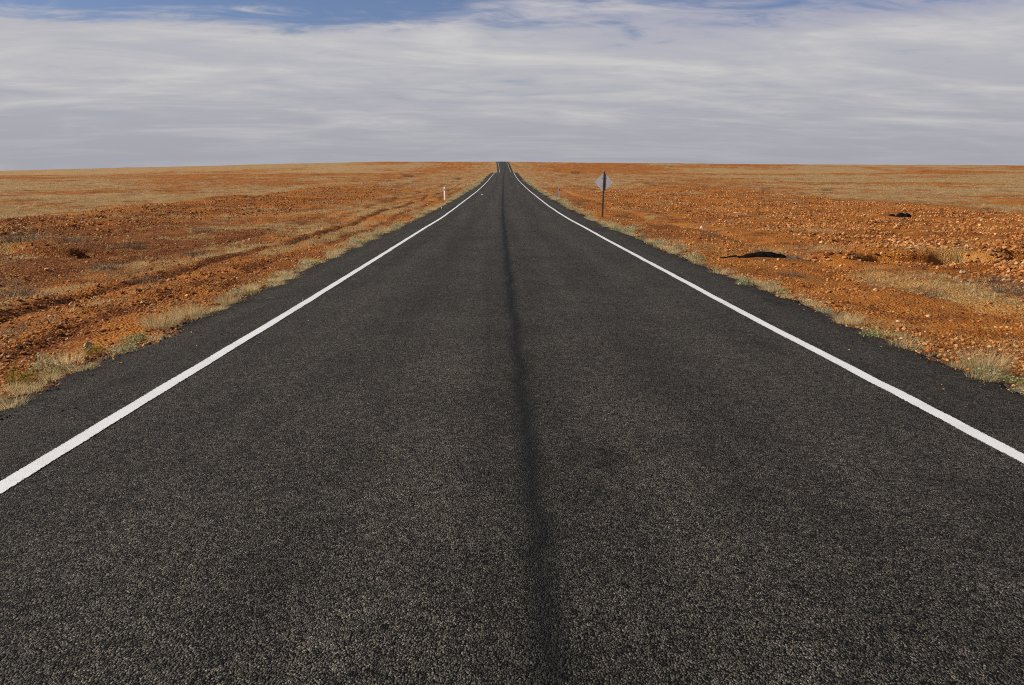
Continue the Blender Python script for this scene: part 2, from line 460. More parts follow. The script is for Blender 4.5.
M_RUBBER = mat_plain('black_rubber', (.006, .006, .006), (.011, .010, .009), .95, .08, 14, 0, .5)
M_RUBBERG = mat_plain('grey_rubber', (.17, .135, .10), (.25, .20, .14), .9, .15, 12, 0, .4)  # paler grey brown for the right end of the tyre strip
M_WHITE = mat_plain('white_litter', (.74, .72, .68), (.6, .56, .5), .7, .3, 40)

# ---------------------------------------------------------------- setting: ground, road, edge lines
def spaced(stops):
    """stops: [(value, spacing), ...]; spacing is interpolated between the stops"""
    out = [stops[0][0]]
    xs = [a for a, b in stops]; ss = [b for a, b in stops]
    while out[-1] < xs[-1]:
        out.append(out[-1] + float(np.interp(out[-1], xs, ss)))
    return np.array(out)

def build_ground():
    half = spaced([(0, .6), (3.3, .6), (3.7, .12), (6, .11), (14, .17), (30, .3), (70, 1.0), (200, 4), (600, 14), (1500, 60), (5000, 400)])
    gx = np.concatenate([-half[:0:-1], half])
    back = -spaced([(0, .3), (4, .4), (30, 3), (60, 12)])[::-1]
    fwd = spaced([(0, .2), (3, .11), (16, .11), (30, .18), (60, .4), (120, 1.0), (300, 3), (700, 6), (1500, 40), (6500, 400)])
    gy = np.concatenate([back[:-1], fwd])
    X, Y = np.meshgrid(gx, gy)
    X = X + centre(Y) * np.exp(-(X / 200) ** 2)
    x = X.ravel(); y = Y.ravel(); z = ground(x, y)
    g = grass_mask(x, y); cl = clod_zone(x - centre(y), y)
    far = sstep(25, 120, np.hypot(x, y))
    la = x - centre(y); edge = np.where(la < 0, seal_edge(y, -1), seal_edge(y, 1))
    rim = 1 - sstep(edge + .02, edge + .42, np.abs(la))
    dw = np.abs(la) - wobble(y)
    red_shade = np.clip((la < 0) * (1.6 * np.exp(-((dw - 7.6) / .24) ** 2) + 1.0 * np.exp(-((dw - 5.9) / .2) ** 2)) * (1 - sstep(50, 100, y)) + sstep(-7.5, -10, la) * (1 - sstep(32, 50, y)) + .8 * sstep(-5, -6, la) * (1 - sstep(9, 13, y)), 0, 1.6)  # furrow soil is dark red; broad left terms paint in vignetting and facing shade
    me = mesh_np('ground', np.stack([x, y, z], 1), grid_faces(len(gx), len(gy)), M_GROUND, True, None, {'grass': g, 'clod': cl, 'far': far, 'rim': rim, 'redsoil_shade': red_shade})
    tag(link('ground', me), kind='structure')
build_ground()

def build_road():
    ys = np.concatenate([np.arange(-40, 0, .5), np.arange(0, 30, .07), np.arange(30, 100, .3), np.arange(100, 900, 1.5)])
    c = centre(ys)
    eL = -seal_edge(ys, -1); eR = seal_edge(ys, 1)
    inner = np.array([-3.9, -3.6, -3.25, -2.6, -1.7, -.9, -.4, 0, .4, .9, 1.7, 2.6, 3.25, 3.6, 3.9])
    n = len(inner) + 6
    lat = np.zeros((len(ys), n))
    lat[:, 0] = eL - .05; lat[:, 1] = eL; lat[:, 2] = eL + .10
    lat[:, 3:-3] = inner
    lat[:, -3] = eR - .10; lat[:, -2] = eR; lat[:, -1] = eR + .05
    Y = np.repeat(ys[:, None], n, 1)
    X = lat + c[:, None]
    Z = road_z(X, Y)
    Z += .012 * (fbm(X * 1.1, Y * 1.1, 91, 3) - .5)
    Z[:, 0] -= .10; Z[:, -1] -= .10; Z[:, 1] -= .012; Z[:, -2] -= .012
    me = mesh_np('road', np.stack([X.ravel(), Y.ravel(), Z.ravel()], 1), grid_faces(n, len(ys)), M_ROAD, True, None,
                 {'lat': lat.ravel(), 'along': Y.ravel()})
    tag(link('road', me), kind='structure')
    for side in (-1, 1):
        w = np.linspace(-1, 1, 7)
        hw = .066 + .007 * (fbm(ys * 1.7, ys * 0 + side, 95, 3) - .5)
        mid = side * HALF + .05 * (fbm(ys * .12, ys * 0 + side * 4, 97, 3) - .5)
        la = mid[:, None] + w[None, :] * hw[:, None]
        la[:, 0] += .004 * (vnoise(ys * 9, ys * 0, 99 + side) - .5); la[:, -1] += .004 * (vnoise(ys * 9, ys * 0, 103 + side) - .5)
        Yl = np.repeat(ys[:, None], 7, 1); Xl = la + c[:, None]
        # follow the very triangles of the road, so the paint never dips below it
        latr = np.abs(la)
        Zl = road_z(Xl, Yl) + .012 * (fbm(Xl * 1.1, Yl * 1.1, 91, 3) - .5) + .005
        me = mesh_np('edge_line', np.stack([Xl.ravel(), Yl.ravel(), Zl.ravel()], 1), grid_faces(7, len(ys)), M_PAINT, True, None,
                     {'edge': np.abs(np.repeat(w[None, :], len(ys), 0)).ravel()})
        tag(link('edge_line', me), 'white painted edge line along the %s side of the asphalt' % ('left' if side < 0 else 'right'), None, None, 'structure')
build_road()

# ---------------------------------------------------------------- tufts, shrubs, stones: shapes
def blades(n, spread, height, lean, width, c_lo, c_hi, segs=3, droop=.5, r=None, base=None):
    """n curved blades as quads: returns V, F, C"""
    r = r or rng
    ang = r.uniform(0, 2 * np.pi, n); rad = spread * np.sqrt(r.uniform(0, 1, n))
    bx = rad * np.cos(ang); by = rad * np.sin(ang)
    out = ang + r.normal(0, .7, n)
    h = height * r.uniform(.45, 1.15, n); ln = lean * r.uniform(.2, 1.3, n) * (.4 + rad / max(spread, 1e-3))
    wd = width * r.uniform(.6, 1.3, n)
    face = r.uniform(0, np.pi, n)
    t = np.linspace(0, 1, segs + 1)
    k = len(t)
    px = bx[:, None] + np.cos(out)[:, None] * ln[:, None] * t ** 1.6
    py = by[:, None] + np.sin(out)[:, None] * ln[:, None] * t ** 1.6
    pz = h[:, None] * (t - droop * .35 * t ** 3) - .015
    w = wd[:, None] * (1 - .82 * t)
    dx = np.cos(face)[:, None] * w; dy = np.sin(face)[:, None] * w
    V = np.stack([np.stack([px - dx, py - dy, pz], -1), np.stack([px + dx, py + dy, pz], -1)], 2).reshape(-1, 3)   # n, k, 2
    i0 = (np.arange(n)[:, None] * k * 2 + np.arange(segs)[None, :] * 2).reshape(-1)
    F = np.stack([i0, i0 + 1, i0 + 3, i0 + 2], 1)
    m = np.clip(r.normal(.5, .3, n), 0, 1)[:, None]
    C = np.asarray(c_lo)[None] * (1 - m) + np.asarray(c_hi)[None] * m
    C = np.repeat(C, k * 2, 0)
    return V, F, C

def leaves(n, rx, rz, size, c_lo, c_hi, r=None):
    """small leaf quads through a low cushion"""
    r = r or rng
    p = r.normal(0, 1, (n, 3)); p /= np.linalg.norm(p, axis=1)[:, None]
    p *= r.uniform(.35, 1, n)[:, None] ** .6
    p *= (1 + .35 * np.sin(p[:, :1] * 5 + p[:, 1:2] * 4))
    c = p * np.array([rx, rx, rz]); c[:, 2] = np.abs(c[:, 2]) + .01
    a = r.normal(0, 1, (n, 3)); a /= np.linalg.norm(a, axis=1)[:, None]
    b = np.cross(a, r.normal(0, 1, (n, 3))); b /= np.linalg.norm(b, axis=1)[:, None]
    s = size * r.uniform(.5, 1.3, n)[:, None]
    V = np.stack([c - a * s, c + b * s * .5, c + a * s, c - b * s * .5], 1).reshape(-1, 3)
    F = np.arange(n * 4).reshape(-1, 4)
    m = np.clip(r.normal(.5, .3, n), 0, 1)[:, None]
    C = np.repeat(np.asarray(c_lo)[None] * (1 - m) + np.asarray(c_hi)[None] * m, 4, 0)
    return V, F, C

def join(parts):
    V = []; F = []; C = []; o = 0
    for v, f, c in parts:
        V.append(v); F.append(f + o); C.append(c); o += len(v)
    return np.concatenate(V), np.concatenate(F), np.concatenate(C)

STRAW_LO, STRAW_HI = (.44, .31, .125), (.88, .70, .39)
GREEN_LO, GREEN_HI = (.17, .17, .055), (.56, .54, .24)
SALT_LO, SALT_HI = (.28, .27, .13), (.66, .62, .38)
YEL_LO, YEL_HI = (.15, .125, .020), (.38, .32, .06)
GREY_LO, GREY_HI = (.085, .062, .045), (.24, .185, .13)

def tuft_mesh(kind, seed):
    r = np.random.default_rng(seed)
    if kind == 'straw':
        P = [blades(150, .16, .20, .14, .0032, STRAW_LO, STRAW_HI, 3, .6, r), blades(60, .19, .07, .14, .004, GREY_LO, STRAW_HI, 2, .5, r)]
    elif kind == 'straw_big':
        P = [blades(420, .26, .34, .22, .0036, STRAW_LO, STRAW_HI, 3, .6, r), blades(160, .32, .10, .2, .004, GREEN_LO, STRAW_HI, 2, .5, r)]
    elif kind == 'green':
        P = [leaves(150, .17, .10, .022, GREEN_LO, GREEN_HI, r), blades(70, .17, .13, .10, .0035, STRAW_LO, GREEN_HI, 2, .5, r)]
    elif kind == 'salt':
        P = [leaves(320, .20, .20, .020, SALT_LO, SALT_HI, r), blades(50, .18, .20, .12, .003, STRAW_LO, STRAW_HI, 3, .5, r)]
    elif kind == 'yellow':
        P = [leaves(260, .19, .19, .017, YEL_LO, YEL_HI, r), blades(60, .13, .22, .12, .0028, YEL_LO, YEL_HI, 3, .5, r)]
    else:
        P = [blades(170, .22, .26, .26, .0030, GREY_LO, GREY_HI, 3, .4, r), leaves(140, .26, .2, .016, GREY_LO, GREY_HI, r)]
    V, F, C = join(P)
    return mesh_np(kind + '_tuft', V, F, M_TWIG if kind == 'grey' else M_TUFT, False, C)

def stone_shape(seed, n=1):
    """a jittered, flattened icosphere: V (unit radius), F triangles"""
    import bmesh
    bm = bmesh.new(); bmesh.ops.create_icosphere(bm, subdivisions=n, radius=1.0)
    r = np.random.default_rng(seed)
    V = np.array([v.co[:] for v in bm.verts]); F = np.array([[q.index for q in f.verts] for f in bm.faces])
    bm.free()
    V *= (1 + r.normal(0, .17, (len(V), 1)))
    # a few flat breaks
    for _ in range(4):
        d = r.normal(0, 1, 3); d /= np.linalg.norm(d); off = r.uniform(.55, .85)
        s = V @ d; V -= np.maximum(s - off, 0)[:, None] * d
    V *= np.array([r.uniform(.8, 1.25), r.uniform(.8, 1.25), r.uniform(.5, .85)])
    return V, F

def place_xy(n, x0, x1, y0, y1, near_bias=True):
    """random spots, denser near the eye so that the density on screen stays even"""
    u = rng.uniform(0, 1, n)
    y = y0 * (y1 / y0) ** u if near_bias else rng.uniform(y0, y1, n)
    return rng.uniform(x0, x1, n), y

def in_view(x, y, margin=1.5):
    return np.abs(x) < .70 * y + margin + 1.5

# ---------------------------------------------------------------- stones
ST_COL = np.array([[.40, .160, .042], [.46, .19, .056], [.26, .085, .022], [.55, .28, .11], [.62, .40, .20], [.15, .048, .016], [.43, .17, .042], [.51, .225, .066]])
ST_W = np.array([.2, .2, .15, .13, .045, .1, .12, .055])

def stone_field():
    n = 620000
    u = rng.uniform(0, 1, n)
    y = 2.5 + 200 * u ** 2.2
    x = rng.uniform(-1, 1, n) * (.74 * y + 4)
    lat = x - centre(y); d = np.abs(lat)
    cl = clod_zone(lat, y); g = grass_mask(x, y)
    clump = fbm(x * .8, y * .8, 111, 3)
    p = .14 + .9 * cl + .8 * (d < 8.5) * (1 - g) + .35 * (d < 5.0) + .3 * (lat < -8) * (d < 14)
    p *= np.clip((clump - .30) * 3.2, .05, 1) * np.where((d > 30), .25, 1)
    edge = np.where(lat < 0, seal_edge(y, -1), seal_edge(y, 1))
    inside = edge - d                                   # loose stones that have rolled onto the seal
    p = np.where(inside > 0, .9 * np.exp(-inside / .07) + .012 * (inside < .8), p)
    keep = (rng.uniform(0, 1, n) < p) & (d > edge - .8) & ~((np.abs(x - 22) < 1.1) & (np.abs(y - 43.2) < 2))
    x, y, lat, d, cl = x[keep], y[keep], lat[keep], d[keep], cl[keep]
    n = len(x)
    size = .0115 * np.exp(rng.normal(0, .55, n)) * (1 + 1.0 * cl) * (1 + y / 130)
    size = np.clip(size, .007, np.minimum(.062 + .02 * cl, .0030 * y + .004))
    size = np.where(d < edge[keep], np.minimum(size * .6, .014), size)
    return x, y, size

def bake_stones(x, y, size, name, shapes, cols):
    Vs = []; Fs = []; Cs = []; off = 0
    which = rng.integers(0, len(shapes), len(x))
    zz = ground(x, y)
    e_ = np.where(x < centre(y), seal_edge(y, -1), seal_edge(y, 1))
    zz = np.where(np.abs(x - centre(y)) < e_ - .02, road_z(x, y), zz)
    for k, (sv, sf) in enumerate(shapes):
        i = np.where(which == k)[0]
        if not len(i): continue
        a = rng.uniform(0, 2 * np.pi, len(i)); ca, sa = np.cos(a)[:, None], np.sin(a)[:, None]
        s = size[i][:, None]
        vx = (sv[None, :, 0] * ca - sv[None, :, 1] * sa) * s + x[i][:, None]
        vy = (sv[None, :, 0] * sa + sv[None, :, 1] * ca) * s + y[i][:, None]
        vz = sv[None, :, 2] * s + zz[i][:, None] + .28 * s
        Vs.append(np.stack([vx, vy, vz], -1).reshape(-1, 3))
        Fs.append((sf[None] + (np.arange(len(i)) * len(sv))[:, None, None]).reshape(-1, 3) + off)
        Cs.append(np.repeat(cols[i], len(sv), 0)); off += len(i) * len(sv)
    return mesh_np(name, np.concatenate(Vs), np.concatenate(Fs), M_GRAVEL, False, np.concatenate(Cs))

def build_stones():
    x, y, size = stone_field()
    cols = ST_COL[rng.choice(len(ST_COL), len(x), p=ST_W / ST_W.sum())] * rng.uniform(.75, 1.2, (len(x), 1))
    d_ = np.abs(x - centre(y)); e_ = np.where(x < centre(y), seal_edge(y, -1), seal_edge(y, 1))
    grey = (d_ < e_ + .15) & (rng.uniform(0, 1, len(x)) < .6)
    cols[grey] = np.array([.075, .066, .054]) * rng.uniform(.5, 1.6, (int(grey.sum()), 1))
    app = (d_ > e_) * size / np.hypot(x, y) * in_view(x, y, 0)
    order = np.argsort(-app)
    big = order[:230]; rest = order[230:]
    shapes = [stone_shape(500 + k, 1) for k in range(7)]
    tag(link('gravel', bake_stones(x[rest], y[rest], size[rest], 'gravel', shapes, cols[rest])),
        'red stones and clods strewn over the bare earth beside the road', 'gravel', None, 'stuff')
    protos = []
    for k in range(9):
        v, f = stone_shape(700 + k, 2)
        c = np.tile(ST_COL[k % len(ST_COL)], (len(v), 1))
        protos.append(mesh_np('stone', v, f, M_STONE, False, c))
    for j, i in enumerate(big):
        o = link('stone', protos[j % 9])
        s = float(size[i])
        o.location = (x[i], y[i], float(ground(x[i:i + 1], y[i:i + 1])[0]) + .25 * s)
        o.scale = (s, s, s * .9); o.rotation_euler = (0, 0, float(rng.uniform(0, 6.28)))
        side = 'left' if x[i] < centre(y[i]) else 'right'
        tag(o, 'small reddish brown stone among many on the bare ground %s of the road' % side, 'stone', 'loose stones on the %s of the road' % side)
    # single stones that stand out
    def one(xx, yy, s, col, label, seed, sc=(1, 1, .85)):
        v, f = stone_shape(seed, 2)
        o = link('stone', mesh_np('stone', v, f, M_STONE, False, np.tile(col, (len(v), 1))))
        o.location = (xx, yy, float(ground(np.array([xx]), np.array([yy]))[0]) + .3 * s * sc[2])
        o.scale = (s * sc[0], s * sc[1], s * sc[2]); tag(o, label, 'stone')
    one(-4.72, 9.05, .062, (.56, .40, .22), 'pale upright stone behind the grey green bush on the left verge', 31, (.8, .8, 1.25))
    one(10.45, 17.75, .085, (.56, .36, .18), 'pale rounded stone on dry grass in front of the washed gully at right', 32)
    one(-5.0, 7.05, .05, (.50, .33, .18), 'small pale stone near the yellow green bush at lower left verge', 33)
    one(8.75, 20.95, .11, (.17, .055, .022), 'dark brown boulder on top of the heap of clods behind the black tyre strip', 34, (1.1, .9, 1))
    one(11.3, 21.75, .08, (.60, .43, .24), 'cream slab of stone on the lip of the washed gully at right', 35, (1.5, .8, .5))
    one(8.9, 35.0, .12, (.58, .40, .24), 'pale stone alone on the orange clods beyond the black tyre strip', 36)
    one(15.5, 52.0, .13, (.62, .46, .28), 'whitish flat stone where orange clods meet the pale plain at right', 37, (1.7, .9, .35))
    # heap of clods near the tyre strip and the mound beside the gully
    for cx_, cy_, rx, ry, m, smin, smax, what in ((8.9, 20.8, .6, .4, 18, .04, .09, 'heap of clods behind the black tyre strip'), (14.0, 19.3, 1.4, .7, 26, .035, .08, 'clod mound beside the washed gully')):
        for j in range(m):
            xx = cx_ + rng.normal(0, rx * .6); yy = cy_ + rng.normal(0, ry * .6); s = float(rng.uniform(smin, smax))
            o = link('clod', protos[j % 9]); o.scale = (s, s, s * .85); o.rotation_euler = (0, 0, float(rng.uniform(0, 6)))
            o.location = (xx, yy, float(ground(np.array([xx]), np.array([yy]))[0]) + .35 * s)
            tag(o, 'rough red clod lying in the ' + what, 'clod', 'clods of the ' + what)
    # white grit and litter on the shoulders
    v, f = stone_shape(77, 1)
    me = mesh_np('pebble', v, f, M_WHITE, False)
    for xx, yy, s, lab in ((-3.78, 54.6, .10, 'white scrap of litter on the left shoulder before the nearer guide post'),
                           (-3.45, 9.0, .014, 'tiny white pebble on the left shoulder close to the edge line'),
                           (-3.85, 9.9, .013, 'tiny white pebble on the left shoulder below the long straw tuft'),
                           (-3.1, 12.6, .018, 'white pebble just outside the left edge line'),
                           (3.9, 8.6, .012, 'tiny white pebble on the right shoulder near the big straw tuft'),
                           (-2.55, 10.6, .014, 'tiny white pebble inside the left lane by the edge line'),
                           (-1.6, 84.0, .16, 'pale scrap lying on the far part of the left lane')):
        o = link('litter' if 'scrap' in lab else 'pebble', me); o.scale = (s, s, s * .6)
        on_road = np.abs(xx - centre(yy)) < 4.2
        zz = road_z(np.array([xx]), np.array([yy]))[0] if on_road else ground(np.array([xx]), np.array([yy]))[0]
        o.location = (xx, yy, float(zz) + .5 * s * .6); tag(o, lab, 'litter' if 'scrap' in lab else 'pebble')
build_stones()

# ---------------------------------------------------------------- grass as a cover
def grass_cover():
    n = 420000
    u = rng.uniform(0, 1, n)
    y = 3.0 + 260 * u ** 2.1
    x = rng.uniform(-1, 1, n) * (.74 * y + 4)
    lat = x - centre(y); d = np.abs(lat)
    g = grass_mask(x, y)
    fine = fbm(x * 2.6, y * 2.6, 131, 3)
    p = np.clip((g - .25) * 2.4, 0, 1) * np.clip((fine - .43) * 5.0, .05, 1)
    edge = np.where(lat < 0, seal_edge(y, -1), seal_edge(y, 1))
    keep = (rng.uniform(0, 1, n) < p) & (d > edge + .10) & ~((np.abs(x - 7.1) < 1.7) & (y > 18.6) & (y < 21.2))
    x, y, g, lat, d = x[keep], y[keep], g[keep], lat[keep], d[keep]
    n = len(x); z = ground(x, y)
    sc = (.045 + .065 * rng.uniform(0, 1, n) ** 2) * np.where((d < 6.5) & (y < 16), .75, 1) * (1 + np.minimum(y, 140) / 55)
    sc *= np.where(y > 60, .8, 1)
    tone = fbm(x * .35, y * .35, 141, 3)
    greyness = sstep(.54, .72, tone + rng.normal(0, .08, n))
    nb = 9
    N = n * nb
    ang = rng.uniform(0, 2 * np.pi, N); s = np.repeat(sc, nb); rad = s * .8 * np.sqrt(rng.uniform(0, 1, N))
    bx = np.repeat(x, nb) + rad * np.cos(ang); by = np.repeat(y, nb) + rad * np.sin(ang); bz = np.repeat(z, nb)
    face = rng.uniform(0, np.pi, N); w = s * rng.uniform(.035, .075, N) * 1.0; h = s * rng.uniform(.20, .75, N) * np.repeat(.75 + .8 * rng.uniform(0, 1, n) ** 3, nb)
    ln = s * rng.normal(0, .55, (2, N)) + np.stack([np.cos(ang), np.sin(ang)]) * s * .35
    dx, dy = np.cos(face) * w, np.sin(face) * w
    V = np.stack([np.stack([bx - dx, by - dy, bz - .012], -1), np.stack([bx + dx, by + dy, bz - .012], -1), np.stack([bx + ln[0], by + ln[1], bz + h], -1)], 1).reshape(-1, 3)
    F = np.arange(N * 3).reshape(-1, 3)
    m = np.clip(rng.normal(.45, .3, N), 0, 1)[:, None]
    C = np.array(STRAW_LO) * (1 - m) + np.array(STRAW_HI) * m
    C2 = np.array(GREY_LO) * (1 - m) + np.array(GREY_HI) * m * 1.1
    q = np.repeat(greyness, nb)[:, None] * .8
    C = C * (1 - q) + C2 * q
    vergeg = np.repeat((d < 5.2) * sstep(.45, .6, fbm(x * 0 + 2, y * .5, 151, 3)), nb)[:, None] * .7
    C = C * (1 - vergeg) + (np.array(GREEN_LO) * (1 - m) + np.array(GREEN_HI) * m) * vergeg
    me = mesh_np('dry_grass', V, F, M_GRASS, False, np.repeat(C, 3, 0))
    tag(link('dry_grass', me), 'low dry straw coloured grass covering the plain on both sides', 'grass', None, 'stuff')
grass_cover()

# ---------------------------------------------------------------- single tufts and bushes
KINDS = {k: [tuft_mesh(k, 900 + 17 * i + 5 * j) for i in range(5)] for j, k in enumerate(('straw', 'straw_big', 'green', 'salt', 'yellow', 'grey'))}
NAME = {'straw': ('grass_tuft', 'grass tuft'), 'straw_big': ('grass_tuft', 'grass tuft'), 'green': ('ground_plant', 'plant'), 'salt': ('low_bush', 'bush'), 'yellow': ('low_bush', 'bush'), 'grey': ('dry_shrub', 'shrub')}
def plant(kind, x, y, s, label, group=None, sz=1.0, var=None):
    me = KINDS[kind][int(rng.integers(0, 5)) if var is None else var]
    o = link(NAME[kind][0], me)
    zz = float(ground(np.array([x]), np.array([y]))[0])
    if abs(x - centre(y)) < seal_edge(np.array([y]), -1 if x < 0 else 1)[0]: zz = max(zz, float(road_z(np.array([x]), np.array([y]))[0]))
    o.location = (x, y, zz); o.scale = (s, s, s * sz); o.rotation_euler = (0, 0, float(rng.uniform(0, 6.28)))
    return tag(o, label, NAME[kind][1], group)

# the ones that stand out, left verge from near to far
plant('straw', -4.75, 6.75, .8, 'pale straw tuft at the left picture edge on the verge, nearest the camera')
plant('yellow', -4.60, 7.50, .78, 'yellow green bushy plant on the left verge close to the camera')
plant('salt', -4.62, 8.0, .85, 'grey green leafy bush on the left verge beside the yellow green one')
plant('straw', -4.58, 8.35, .85, 'straw tuft leaning against the grey green bush on the left verge', sz=1.2)
plant('yellow', -4.52, 8.75, .6, 'small yellow green plant by the seal edge behind the grey green bush')
plant('green', -4.45, 9.7, .8, 'low green plant creeping onto the asphalt in front of the long straw tuft')
plant('straw_big', -4.52, 10.6, .85, 'long bleached straw tuft on the left verge at the asphalt edge', sz=.9)
plant('straw_big', -4.45, 11.3, .75, 'bleached straw tuft joined to the far end of the long one on the left', sz=1.0)
plant('straw_big', -4.30, 12.6, .65, 'thin straw tuft at the left asphalt edge past the bleached pair', sz=1.0)
# right verge
plant('straw_big', 4.98, 7.85, .78, 'big pale straw tuft on the right verge close to the camera', sz=1.05)
plant('straw', 4.64, 7.35, .8, 'short straw tuft at the foot of the big one on the right verge', sz=.7)
plant('salt', 4.72, 6.85, .6, 'low pale green cushion at the right picture edge on the verge', sz=.6)
plant('straw', 4.68, 8.95, .9, 'small straw tuft on the right asphalt edge past the big one')
plant('green', 4.62, 9.55, .8, 'pale green creeping plant on the right asphalt edge')
plant('straw_big', 4.75, 10.6, .65, 'middling straw tuft on the right verge past the creeping plant')
plant('salt', 4.55, 14.6, .8, 'pale grey green cushion bush at the right asphalt edge')
plant('salt', 4.70, 18.6, .8, 'pale green cushion bush on the right verge short of the tyre strip', sz=.8)
plant('salt', 5.0, 24.2, .9, 'isolated pale green cushion bush on the right verge past the tyre strip', sz=.9)
# grey shrubs in the fields
for x, y, s, lab in ((-6.95, 28.3, 1.7, 'rounded dry grey shrub alone on the left grass near the furrow'),
                     (-14.2, 24.3, 2.3, 'wide dry grey shrub on the broken bank at the far left'),
                     (-12.7, 24.0, 1.6, 'dry grey shrub on the bank just right of the widest one'),
                     (-11.2, 24.8, 1.5, 'dry grey shrub at the right end of the broken bank'),
                     (-9.3, 19.0, 1.4, 'flat grey shrub among the straw left of the furrow'),
                     (-8.5, 14.0, 1.5, 'dry grey shrub at the left picture edge below the bank'),
                     (-7.0, 15.8, 1.2, 'small dry grey shrub beside the dark furrow on the left'),
                     (-8.3, 22.4, 1.3, 'dry grey shrub between bank and furrow on the left'),
                     (-12.0, 33.0, 1.6, 'dry grey shrub on the pale grass behind the bank'),
                     (6.35, 17.1, 1.0, 'dry grey shrub in front of the black tyre strip'),
                     (9.4, 14.4, 1.3, 'dry grey shrub at the right picture edge below the clod mound'),
                     (8.2, 14.9, 1.0, 'small dry grey shrub left of the one at the right picture edge'),
                     (10.6, 16.6, 1.1, 'dark grey shrub on dry grass under the clod mound'),
                     (7.3, 21.9, .9, 'straw grey shrub at the right tip of the black tyre strip'),
                     (7.6, 28.5, 1.2, 'dry grey shrub on the orange ground behind the tyre strip'),
                     (7.0, 45.5, 1.5, 'dry shrub just right of the back turned road sign')):
    plant('grey', x, y, s, lab, sz=.62)
for x, y, s, lab in ((-23.6, 218, 6.5, 'lone dark bush far out on the left plain'),
                     (25.6, 270, 6.5, 'lone dark bush far out on the right plain'),
                     (-9.5, 190, 4.0, 'small dark bush above the left guide post near the road crest'),
                     (30, 118, 2.6, 'first of three dark bushes on the pale plain at right'),
                     (37, 112, 2.6, 'middle of three dark bushes on the pale plain at right'),
                     (44, 108, 3.0, 'last of three dark bushes on the pale plain at right')):
    plant('grey', x, y, s, lab, sz=.7)

# the rest of the verge: many alike
def verge():
    cand = []
    for side in (-1, 1):
        y = 6.2
        while y < 170:
            gap = .08 + y * .0070
            y += float(rng.exponential(gap)) + .10
            dens = float(fbm(np.array([y * .22]), np.array([side * 9.0]), 161, 3)[0])
            if dens < .36 and rng.uniform() < .8: continue
            e = float(seal_edge(np.array([y]), side)[0])
            la = e + .0 + abs(float(rng.normal(0, .17 + .0018 * y)))
            cand.append((side, y, la))
    extra = []
    for side, y, la in cand:
        x = float(centre(y)) + side * la
        r = rng.uniform()
        kind = 'straw' if r < .62 else ('green' if r < .84 else 'salt')
        s = float(rng.uniform(.36, .85)) * (1 + y / 80) * (.8 if y < 14 else 1.1)
        extra.append((kind, x, y, s, side))
    return extra
V_ = verge()
LAB = {'straw': 'short straw coloured tuft in the row along the %s asphalt edge', 'green': 'low pale green plant in the row along the %s asphalt edge', 'salt': 'small grey green cushion in the row along the %s asphalt edge'}
cnt = {}
for kind, x, y, s, side in V_:
    sd = 'left' if side < 0 else 'right'
    c = cnt.get(kind, 0); cnt[kind] = c + 1
    if c >= 300: continue
    plant(kind, x, y, s, LAB[kind] % sd, {'straw': 'straw tufts', 'green': 'green plants', 'salt': 'grey green cushions'}[kind] + ' along the %s verge' % sd, sz=float(rng.uniform(.7, 1.1)))

# ---------------------------------------------------------------- things
def bevel_box(name, size, mat, parent, loc=(0, 0, 0), bev=.006, taper=1.0, rot=(0, 0, 0)):
    import bmesh
    bm = bmesh.new(); bmesh.ops.create_cube(bm, size=1.0)
    for v in bm.verts:
        k = taper if v.co.z > 0 else 1.0
        v.co = (v.co.x * size[0] * k, v.co.y * size[1] * k, v.co.z * size[2])
    bmesh.ops.bevel(bm, geom=list(bm.edges), offset=bev, segments=2, affect='EDGES')
    me = bpy.data.meshes.new(name); bm.to_mesh(me); bm.free(); me.materials.append(mat)
    o = link(name, me, parent); o.location = loc; o.rotation_euler = rot
    return o

def cyl(name, r, h, mat, parent, loc, rot=(0, 0, 0), n=14):
    import bmesh
    bm = bmesh.new(); bmesh.ops.create_cone(bm, cap_ends=True, segments=n, radius1=r, radius2=r, depth=h)
    me = bpy.data.meshes.new(name); bm.to_mesh(me); bm.free(); me.materials.append(mat)
    o = link(name, me, parent); o.location = loc; o.rotation_euler = rot
    return o

def post_blade(name, w, t, h, mat, parent):
    """guide post: a thin blade with a bevelled, sloping top"""
    import bmesh
    bm = bmesh.new()
    prof_ = [(-w / 2, 0, -.25), (w / 2, 0, -.25), (w / 2, 0, h - .05), (w * .28, 0, h), (-w * .42, 0, h), (-w / 2, 0, h - .02)]
    f = bm.faces.new([bm.verts.new((a, -t / 2, c)) for a, b, c in prof_])
    ex = bmesh.ops.extrude_face_region(bm, geom=[f])
    for v in ex['geom']:
        if isinstance(v, bmesh.types.BMVert): v.co.y += t
    bmesh.ops.recalc_face_normals(bm, faces=list(bm.faces))
    bmesh.ops.bevel(bm, geom=list(bm.edges), offset=.004, segments=2, affect='EDGES')
    me = bpy.data.meshes.new(name); bm.to_mesh(me); bm.free(); me.materials.append(mat)
    return link(name, me, parent)

def gz(x, y): return float(ground(np.array([x]), np.array([y]))[0])

def guide_post(x, y, h, mat, refl, label, lean, turn):
    e = empty('guide_post', (x, y, gz(x, y)), 0)
    e.rotation_euler = (0, R(lean), R(turn))
    tag(e, label, 'guide post', 'white guide posts at the road edge')
    post_blade('post', .15, .05, h, mat, e)
    bevel_box('reflector', (.085, .012, .13), refl, e, (0.005, -.032, h - .27), .004)
    return e
guide_post(-4.98, 76.3, 1.20, M_POSTW, M_GREYREF, 'clean white guide post standing on the left verge of the road', -.8, -30)
guide_post(5.56, 73.9, 1.12, M_POSTG, M_RED, 'greyish guide post standing on the right verge beyond the road sign', 1.5, -4)

